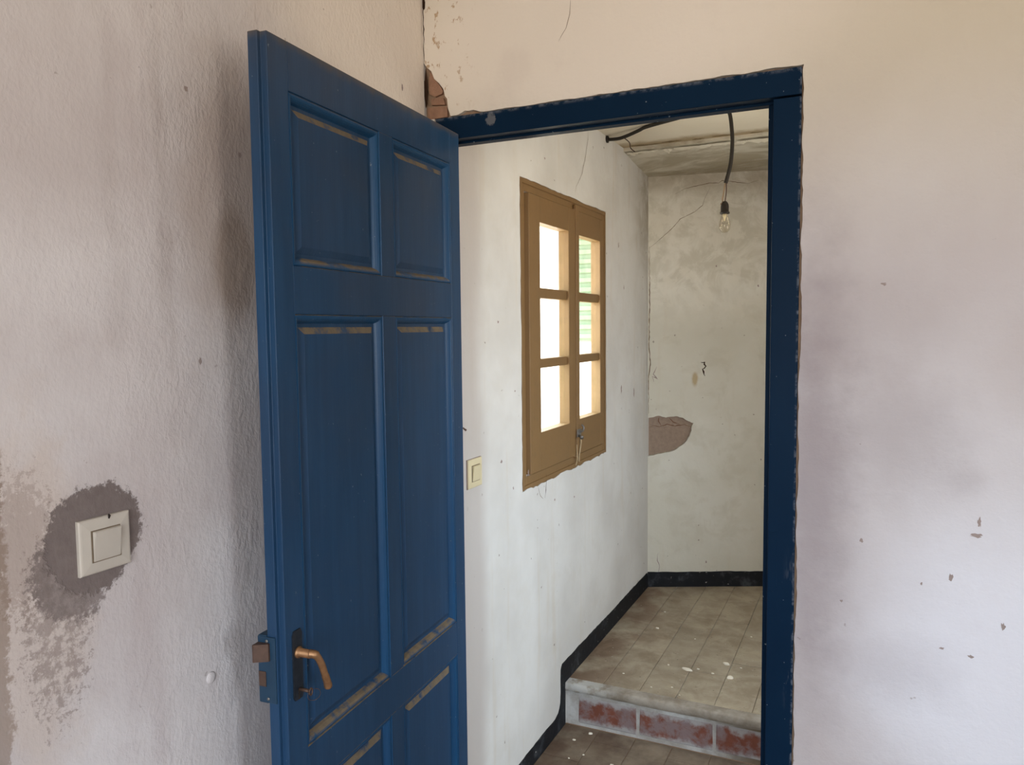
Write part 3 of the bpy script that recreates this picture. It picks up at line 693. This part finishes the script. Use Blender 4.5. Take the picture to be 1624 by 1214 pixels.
# ================================================================== DOOR FRAME
tr = empty('trim_1'); struct(tr, 'dark navy painted door frame with chipped edges')
fy = 0.0012
prism('jamb', [(0.837, fy), (FX1, fy), (FX1, 0.070), (0.823, 0.070), (0.823, 0.042), (0.837, 0.042)], lambda p, t: (p[0], p[1], t), 1.9655, M['frame'], tr, bev=0.0015)
prism('jamb', [(0.068, fy), (FX0, fy), (FX0, 0.048), (0.068, 0.048)], lambda p, t: (p[0], p[1], t), 1.9655, M['frame'], tr, bev=0.0015)
prism('head', [(fy, 1.9695), (fy, FZ), (0.070, FZ), (0.070, 1.966), (0.042, 1.966), (0.042, 1.9715)], lambda p, t: (FX0 + t, p[0], p[1]), FX1 - FX0, M['frame'], tr, bev=0.0015)
blot('paint_chip', (0.845, 1.045), 0.004, 0.006, lambda p, t: (p[0], fy + t, p[1]), M['steel'], tr, n=5, lift=0.0006)
box('strike_plate', 0.8385, 0.856, fy - 0.0008, fy + 0.004, 0.93, 1.06, M['frame'], tr, 0.0005)

# ================================================================== DOOR LEAF
H = Vector((0.103, -0.011, 0.0)); dd = Vector((0.0711, -0.9975, 0)).normalized()
dr = empty('door_1', H, math.atan2(dd.y, dd.x)); struct(dr, 'open weathered blue panelled wooden door with dusty mouldings')
ZB, ZT, TH = 0.010, 1.976, -0.031
U = lambda p, t: (p[0], p[1], t)
def dprism(name, poly, z0, z1, mat=None, bev=0.0012, parent=dr):
    return prism(name, poly, lambda p, t: (p[0], p[1], z0 + t), z1 - z0, mat or M['door'], parent, bev)
dprism('stile', [(0, 0), (0.053, 0), (0.053, TH), (0, TH)], ZB, ZT)
dprism('stile', [(0.666, 0), (0.7175, 0), (0.7175, -0.012), (0.7255, -0.012), (0.7255, TH), (0.666, TH)], ZB, ZT)
RAILS = [(0.010, 0.145), (0.688, 0.770), (1.528, 1.609), (1.896, 1.976)]
for a, b in RAILS:
    box('rail', 0.0533, 0.6657, TH, 0.0, a, b, M['door'], dr, 0.0008)
for (a0, b0), (a1, b1) in zip(RAILS[:-1], RAILS[1:]):
    box('muntin', 0.325, 0.378, TH, 0.0, b0 + .0003, a1 - .0003, M['door'], dr, 0.0008)
def ring(bm, rect, prof):
    """mitred sweep of (inset, height) profile round a rectangle in the (u,z) plane, height along the normal"""
    loops = []
    for ins, h in prof:
        u0, u1, z0, z1 = rect[0] + ins, rect[1] - ins, rect[2] + ins, rect[3] - ins
        loops.append([bm.verts.new((u, h, z)) for u, z in ((u0, z0), (u1, z0), (u1, z1), (u0, z1))])
    for a, b in zip(loops[:-1], loops[1:]):
        for k in range(4): bm.faces.new((a[k], a[(k + 1) % 4], b[(k + 1) % 4], b[k]))
    return loops
MP = [(-0.0006, -0.004), (-0.0002, 0.0004), (0.0008, -0.0030), (0.0022, -0.0014), (0.0048, -0.0010), (0.0078, -0.0020), (0.0108, -0.0046), (0.0132, -0.0082), (0.0146, -0.0115), (0.0162, -0.0140)]
for zi in range(3):
    for u0, u1 in ((0.053, 0.325), (0.378, 0.666)):
        rect = (u0, u1, RAILS[zi][1], RAILS[zi + 1][0])
        bm = bmesh.new()
        lp = ring(bm, rect, [(-0.004, TH + .006), (-0.004, -0.0135), (0.0225, -0.0135), (0.0235, -0.0128), (0.0335, -0.0080), (0.0345, -0.0074)])
        bm.faces.new(lp[-1]); bm.faces.new(lp[0][::-1])
        pn = from_bm('panel', bm, M['door'], dr)
        bm = bmesh.new(); ring(bm, rect, MP); ml = from_bm('moulding', bm, M['moulding_lit'], pn)
        for p in ml.data.polygons: p.use_smooth = False
# long handle plate, lever, lock
hp = prism('handle_plate', [(0.680, 0.868), (0.698, 0.868), (0.702, 0.874), (0.702, 0.982), (0.698, 0.990), (0.680, 0.990), (0.676, 0.982), (0.676, 0.874)], lambda p, t: (p[0], 0.0025 - t, p[1]), 0.003, M['iron'], dr)
bm = bmesh.new(); add_box(bm, 0.6875, 0.6905, 0.0020, 0.0030, 0.868, 0.886); from_bm('keyhole', bm, M['screwdark'], hp)
neck0 = Vector((0.689, 0.002, 0.951))
tube('handle_neck', [neck0, neck0 + Vector((0, 0.004, 0)), neck0 + Vector((0, 0.005, 0)), neck0 + Vector((0, 0.026, 0))], [0.010, 0.010, 0.0075, 0.0072], M['brass'], dr, 16)
e0 = neck0 + Vector((0, 0.026, 0))
tube('handle_lever', spline([e0 + Vector((0.001, -0.002, 0.001)), e0 + Vector((-0.004, 0.008, -0.002)), e0 + Vector((-0.012, 0.013, -0.020)), e0 + Vector((-0.020, 0.014, -0.042)), e0 + Vector((-0.027, 0.014, -0.060)), e0 + Vector((-0.030, 0.013, -0.070))], 5), [0.0074] * 6 + [0.0062] * 10 + [0.0068] * 5 + [0.0072] * 3 + [0.0062, 0.0035], M['brass'], dr, 12)
lk = box('lock_case', 0.640, 0.7275, -0.049, TH - 0.0002, 0.872, 0.990, M['lockblue'], dr, 0.002)
box('face_plate', 0.7257, 0.7285, -0.0485, -0.0135, 0.874, 0.988, M['lockblue'], lk, 0.0006)
prism('latch_bolt', [(-0.0475, 0.7286), (-0.024, 0.7286), (-0.024, 0.7325), (-0.045, 0.744), (-0.0475, 0.744)], lambda p, t: (p[1], p[0], 0.948 + t), 0.030, M['rust'], lk)
box('dead_bolt', 0.7286, 0.7300, -0.0475, -0.0330, 0.902, 0.928, M['rust'], lk, 0.0004)
for zz in (0.881, 0.981):
    lathe('screw', [(0.0, 0.0), (0.003, 0.0), (0.0026, 0.001), (0.0, 0.0012)], (0.7285, -0.030, zz), (1, 0, 0), M['steel'], lk, 10)

# key with its ring, sitting in the lock
mw = Matrix.Translation(H) @ Matrix.Rotation(math.atan2(dd.y, dd.x), 4, 'Z')
ky = empty('key'); ky.matrix_world = mw
tag(ky, 'small brown key with a thin wire ring in the blue door lock', 'key')
tube('key_shank', [(0.689, 0.0032, 0.886), (0.689, 0.016, 0.886), (0.6885, 0.024, 0.885)], [0.0030, 0.0032, 0.0030], M['rust'], ky, 10)
tube('key_bow', [(0.6885 + 0.004 * math.cos(a), 0.0265, 0.885 + 0.006 * math.sin(a)) for a in [i * math.pi / 8 for i in range(17)]], 0.0014, M['rust'], ky, 8)
tube('key_ring', [(0.684 - 0.010 * math.cos(a) - 0.004, 0.0265 + 0.006 * math.cos(a), 0.876 - 0.010 * math.sin(a)) for a in [i * math.pi / 12 for i in range(25)]], 0.0005, M['rust'], ky, 6)

# ================================================================== HALL WINDOW
wn = empty('window_1', (0, 0, 0)); struct(wn, 'ochre brown two leaf window with three panes in each leaf')
FD = -0.003
fr_o = (wy0 - 0.010, wy1 + 0.010, wz0 - 0.010, wz1 + 0.010); FB = 0.040
fy0, fy1, fz0, fz1 = wy0 + FB, wy1 - FB, wz0 + FB + 0.004, wz1 - FB
for nm, b in (('jamb', (-0.052, FD, fr_o[0], fy0, fr_o[2], fr_o[3])), ('jamb', (-0.052, FD, fy1, fr_o[1], fr_o[2], fr_o[3])), ('head', (-0.052, FD, fy0, fy1, fz1, fr_o[3])), ('bottom_rail', (-0.052, FD, fy0, fy1, fr_o[2], fz0))):
    box(nm, *b, M['ochre'], wn, 0.002)
# thin beads that cover the joint round the frame
for nm, b in (('bead', (FD - .001, FD + .004, wy0 + .003, wy0 + .016, wz0 + .004, wz1 - .004)), ('bead', (FD - .001, FD + .004, wy1 - .016, wy1 - .003, wz0 + .004, wz1 - .004)), ('bead', (FD - .001, FD + .004, wy0 + .016, wy1 - .016, wz1 - .017, wz1 - .004)), ('bead', (FD - .001, FD + .004, wy0 + .016, wy1 - .016, wz0 + .004, wz0 + .017))):
    box(nm, *b, M['ochre'], wn, 0.0015)
PZ = [(1.143, 1.362), (1.394, 1.602), (1.637, 1.855)]
def sash(sy0, sy1, py0, py1, xf, z0, z1):
    s_ = box('sash', xf - 0.042, xf, sy0, py0, z0, z1, M['ochre'], wn, 0.002)   # hinge or meeting stile on the near side
    box('stile', xf - 0.042, xf, py1, sy1, z0, z1, M['ochre'], s_, 0.002)
    box('top_rail', xf - 0.042, xf - .0004, py0, py1, PZ[2][1], z1, M['ochre'], s_, 0.001)
    box('bottom_rail', xf - 0.042, xf - .0004, py0, py1, z0, PZ[0][0], M['ochre'], s_, 0.001)
    for a, b in ((PZ[0][1], PZ[1][0]), (PZ[1][1], PZ[2][0])):
        box('glazing_bar', xf - 0.038, xf - 0.009, py0, py1, a, b, M['ochre'], s_, 0.002)
    for a, b in PZ:
        bm = bmesh.new(); add_box(bm, xf - 0.021, xf - 0.018, py0 - .003, py1 + .003, a - .003, b + .003)
        from_bm('pane', bm, M['glass'], s_)
sash(0.622, 1.052, 0.714, 0.984, 0.009, 1.012, 1.940)
sash(1.078, 1.400, 1.108, 1.372, -0.001, 1.008, 1.944)
box('astragal', 0.0, 0.014, 1.052, 1.084, 1.000, 1.962, M['ochre'], wn, 0.004)
# catch, hook and a scrap of string
ct = box('catch_plate', 0.0143, 0.0185, 1.045, 1.083, 1.082, 1.112, M['steel'], wn, 0.001)
tube('catch_knob', [(0.0185, 1.052, 1.088), (0.030, 1.048, 1.085), (0.036, 1.040, 1.083)], [0.005, 0.005, 0.008], M['steel'], ct, 12)
tube('catch_hook', spline([(0.0185, 1.072, 1.100), (0.030, 1.072, 1.106), (0.032, 1.072, 1.120), (0.024, 1.073, 1.127)], 4), 0.004, M['steel'], ct, 8)
tube('string', spline([(0.019, 1.070, 1.088), (0.020, 1.075, 1.060), (0.018, 1.068, 1.03), (0.017, 1.062, 1.008), (0.012, 1.074, 0.985)], 6), 0.0028, M['string'], ct, 6)
tube('string', spline([(0.018, 1.035, 1.055), (0.014, 1.045, 1.03), (0.014, 1.05, 1.0), (0.012, 1.04, 0.975)], 6), 0.0020, M['string'], ct, 6)
# open slatted shutter folded back into the reveal outside the glass
sh = struct(box('window_shutter', -0.140, -0.054, wy1 + 0.004, wy1 + 0.011, 1.44, 1.97, M['shutter']), 'pale green slatted shutter outside the right window leaf')
for i in range(13):
    z = 1.452 + i * 0.040
    bm = bmesh.new(); add_box(bm, -0.136, -0.058, wy1 - 0.008, wy1 + 0.0038, z, z + 0.022, 0.003, 1)
    from_bm('slat', bm, M['shutter'], sh)

# ================================================================== SWITCHES
def light_switch(name, yc, zc, wdt, hgt, mat, tilt, label, seam):
    o = empty(name, (0, yc, zc)); o.rotation_euler = (tilt, 0, 0); tag(o, label, 'switch')
    bm = bmesh.new(); a, b = wdt / 2, hgt / 2
    L = []
    for ins, h in ((0.0, 0.0), (0.0, 0.0050), (0.0015, 0.0068), (0.004, 0.0074), (a * 0.40, 0.0084), (a * 0.42, 0.0078)):
        L.append([bm.verts.new((h, s * (a - ins), t * (b - ins))) for s, t in ((-1, -1), (1, -1), (1, 1), (-1, 1))])
    for p, q in zip(L[:-1], L[1:]):
        for k in range(4): bm.faces.new((p[k], p[(k + 1) % 4], q[(k + 1) % 4], q[k]))
    bm.faces.new(L[-1]); bm.faces.new(L[0][::-1])
    from_bm('cover_plate', bm, mat, o)
    r = wdt * 0.270
    box('rocker_gap', 0.0070, 0.0086, -r - .0012, r + .0012, -r - .0012, r + .0012, M['hair'], o)
    bm = bmesh.new()
    vs_ = [bm.verts.new(q) for q in ((0.009, -r, -r), (0.009, r, -r), (0.009, r, r), (0.009, -r, r), (0.0095, -r + .001, -r + .001), (0.0095, r - .001, -r + .001), (0.0150, r - .001, r - .001), (0.0150, -r + .001, r - .001))]
    for fc in ((0, 1, 2, 3), (4, 5, 6, 7), (0, 1, 5, 4), (1, 2, 6, 5), (2, 3, 7, 6), (3, 0, 4, 7)): bm.faces.new([vs_[i] for i in fc])
    bmesh.ops.bevel(bm, geom=list(bm.edges), offset=0.0008, segments=2, affect='EDGES')
    from_bm('rocker', bm, mat, o)
    return o
s1 = light_switch('light_switch', -0.9385, 1.187, 0.084, 0.082, M['plastic'], 0.0, 'aged white square light switch set in a dark grey cement patch', 0)
blot('notch', (0.006, 0.0400), 0.0028, 0.0035, lambda p, t: (0.0079 - t, p[0], p[1]), M['screwdark'], s1, n=9)
s2 = light_switch('light_switch', 0.233, 1.087, 0.083, 0.083, M['cream'], 0.0, 'yellowed cream light switch on the hall wall beside the blue door', 0)
box('shadow_gap', 0.0, 0.003, -0.0425, 0.0425, -0.0425, 0.0425, M['chip'], s2, 0.0005)

# ================================================================== PENDANT BULB
pd = empty('pendant_lamp', (0.546, 1.204, 2.30)); pd_i = Matrix.Translation((-0.546, -1.204, -2.30))
tag(pd, 'bare clear bulb hanging in a dark socket from a black cable', 'lamp')
rel = lambda P: [pd_i @ Vector(p) for p in P]
cab = tube('cable', rel(spline([(0.0, 1.456, 2.288), (0.02, 1.452, 2.284), (0.065, 1.43, 2.2785), (0.106, 1.41, 2.2815), (0.163, 1.38, 2.289), (0.20, 1.355, 2.2925), (0.33, 1.29, 2.2925), (0.45, 1.235, 2.2925), (0.522, 1.208, 2.290), (0.545, 1.2035, 2.268), (0.5545, 1.203, 2.205), (0.5565, 1.203, 2.15), (0.551, 1.203, 2.085), (0.539, 1.203, 2.035), (0.534, 1.203, 2.018)], 6)), 0.0070, M['blackcable'], pd, 10)
lathe('cable_clip', [(0.0, 0.0), (0.016, 0.0), (0.016, 0.006), (0.009, 0.008), (0.0, 0.009)], pd_i @ Vector((0.0005, 1.456, 2.288)), (1, 0, 0), M['blackcable'], pd, 12)
box('ceiling_hook', -0.03, -0.02, -0.006, 0.010, -0.018, -0.0002, M['blackcable'], pd, 0.001)
tube('wire', rel(spline([(0.075, 1.445, 2.285), (0.085, 1.50, 2.275), (0.082, 1.53, 2.258), (0.095, 1.55, 2.245)], 5)), 0.0022, M['rust'], pd, 6)
sk = Vector((0.532, 1.203, 1.924))
tube('wire', rel(spline([(0.5335, 1.203, 2.024), (0.528, 1.203, 1.99), (0.524, 1.203, 1.965), (0.523, 1.203, 1.950), (0.518, 1.203, 1.944), (0.525, 1.203, 1.940)], 5)), 0.0024, M['wire'], pd, 6)
tube('wire', rel(spline([(0.5365, 1.203, 2.024), (0.537, 1.203, 1.99), (0.5345, 1.203, 1.965), (0.532, 1.203, 1.950)], 5)), 0.0020, M['rust'], pd, 6)
cen = pd_i @ sk
lathe('socket', [(0.0, 0.030), (0.006, 0.029), (0.010, 0.024), (0.0135, 0.017), (0.0145, 0.010), (0.0145, -0.008), (0.0175, -0.010), (0.0175, -0.016), (0.013, -0.0165), (0.0, -0.0165)], cen, (0, 0, 1), M['bakelite'], pd, 20)
bl = lathe('bulb', [(0.0118, -0.0155), (0.0122, -0.022), (0.0145, -0.032), (0.0185, -0.045), (0.0205, -0.056), (0.0198, -0.067), (0.0165, -0.076), (0.010, -0.082), (0.0, -0.084)], cen, (0, 0, 1), M['bulb'], pd, 28)
lathe('glass_stem', [(0.0075, -0.017), (0.006, -0.026), (0.003, -0.036), (0.0035, -0.040), (0.0, -0.041)], cen, (0, 0, 1), M['filament'], bl, 12)
tube('filament', [cen + Vector((0.010 * math.cos(a), 0.010 * math.sin(a), -0.050 + 0.003 * math.cos(5 * a))) for a in [i * math.pi / 10 for i in range(17)]], 0.0004, M['steel'], bl, 5)

# ================================================================== PLASTER CHIPS ON THE FLOOR
def shard(x, y, z, a, b, h, rot, label, group=None):
    bm = bmesh.new(); n_ = 8; A = []; B = []
    for i in range(n_):
        t = 2 * math.pi * i / n_; k = random.uniform(0.75, 1.15)
        A.append(bm.verts.new((math.cos(t) * a * k, math.sin(t) * b * k, 0.0))); B.append(bm.verts.new((math.cos(t) * a * k * 0.85, math.sin(t) * b * k * 0.8, h * random.uniform(0.7, 1.1))))
    for i in range(n_): bm.faces.new((A[i], A[(i + 1) % n_], B[(i + 1) % n_], B[i]))
    bm.faces.new(A[::-1]); bm.faces.new(B)
    o = from_bm('plaster_chip', bm, M['flake']); o.location = (x, y, z); o.rotation_euler = (0, 0, rot); tag(o, label, 'chip', group)
ZL = LZ + 0.0006
shard(0.402, 1.230, ZL, 0.024, 0.010, 0.005, -0.25, 'largest white plaster chip, long and thin, near the middle of the landing')
shard(0.529, 1.343, ZL, 0.015, 0.009, 0.005, -0.4, 'middle sized white plaster chip farther back beside the door frame edge')
shard(0.565, 1.224, ZL, 0.014, 0.011, 0.006, 0.2, 'rounded white plaster chip right of the long one on the landing')
for x, y, r_ in ((0.496, 1.236, 0.006), (0.322, 1.243, 0.0055), (0.188, 1.591, 0.008), (0.365, 1.541, 0.004), (0.587, 1.328, 0.0045), (0.438, 1.252, 0.006), (0.182, 1.098, 0.0045), (0.31, 1.03, 0.004), (0.38, 1.06, 0.004), (0.42, 1.01, 0.0035), (0.58, 1.66, 0.005), (0.17, 1.80, 0.005)):
    shard(x, y, ZL, r_, r_ * 0.7, r_ * 0.5, random.uniform(-.6, .6), 'tiny white plaster crumb scattered on the landing tiles', 'plaster crumbs on the landing')
for x, y, r_ in ((0.115, 0.905, 0.009), (0.075, 0.84, 0.006), (0.14, 0.76, 0.005), (0.25, 0.74, 0.007), (0.10, 0.72, 0.004)):
    shard(x, y, 0.0010, r_, r_ * 0.7, r_ * 0.5, random.uniform(-.6, .6), 'small white plaster crumb on the lower floor below the step', 'plaster crumbs below the step')
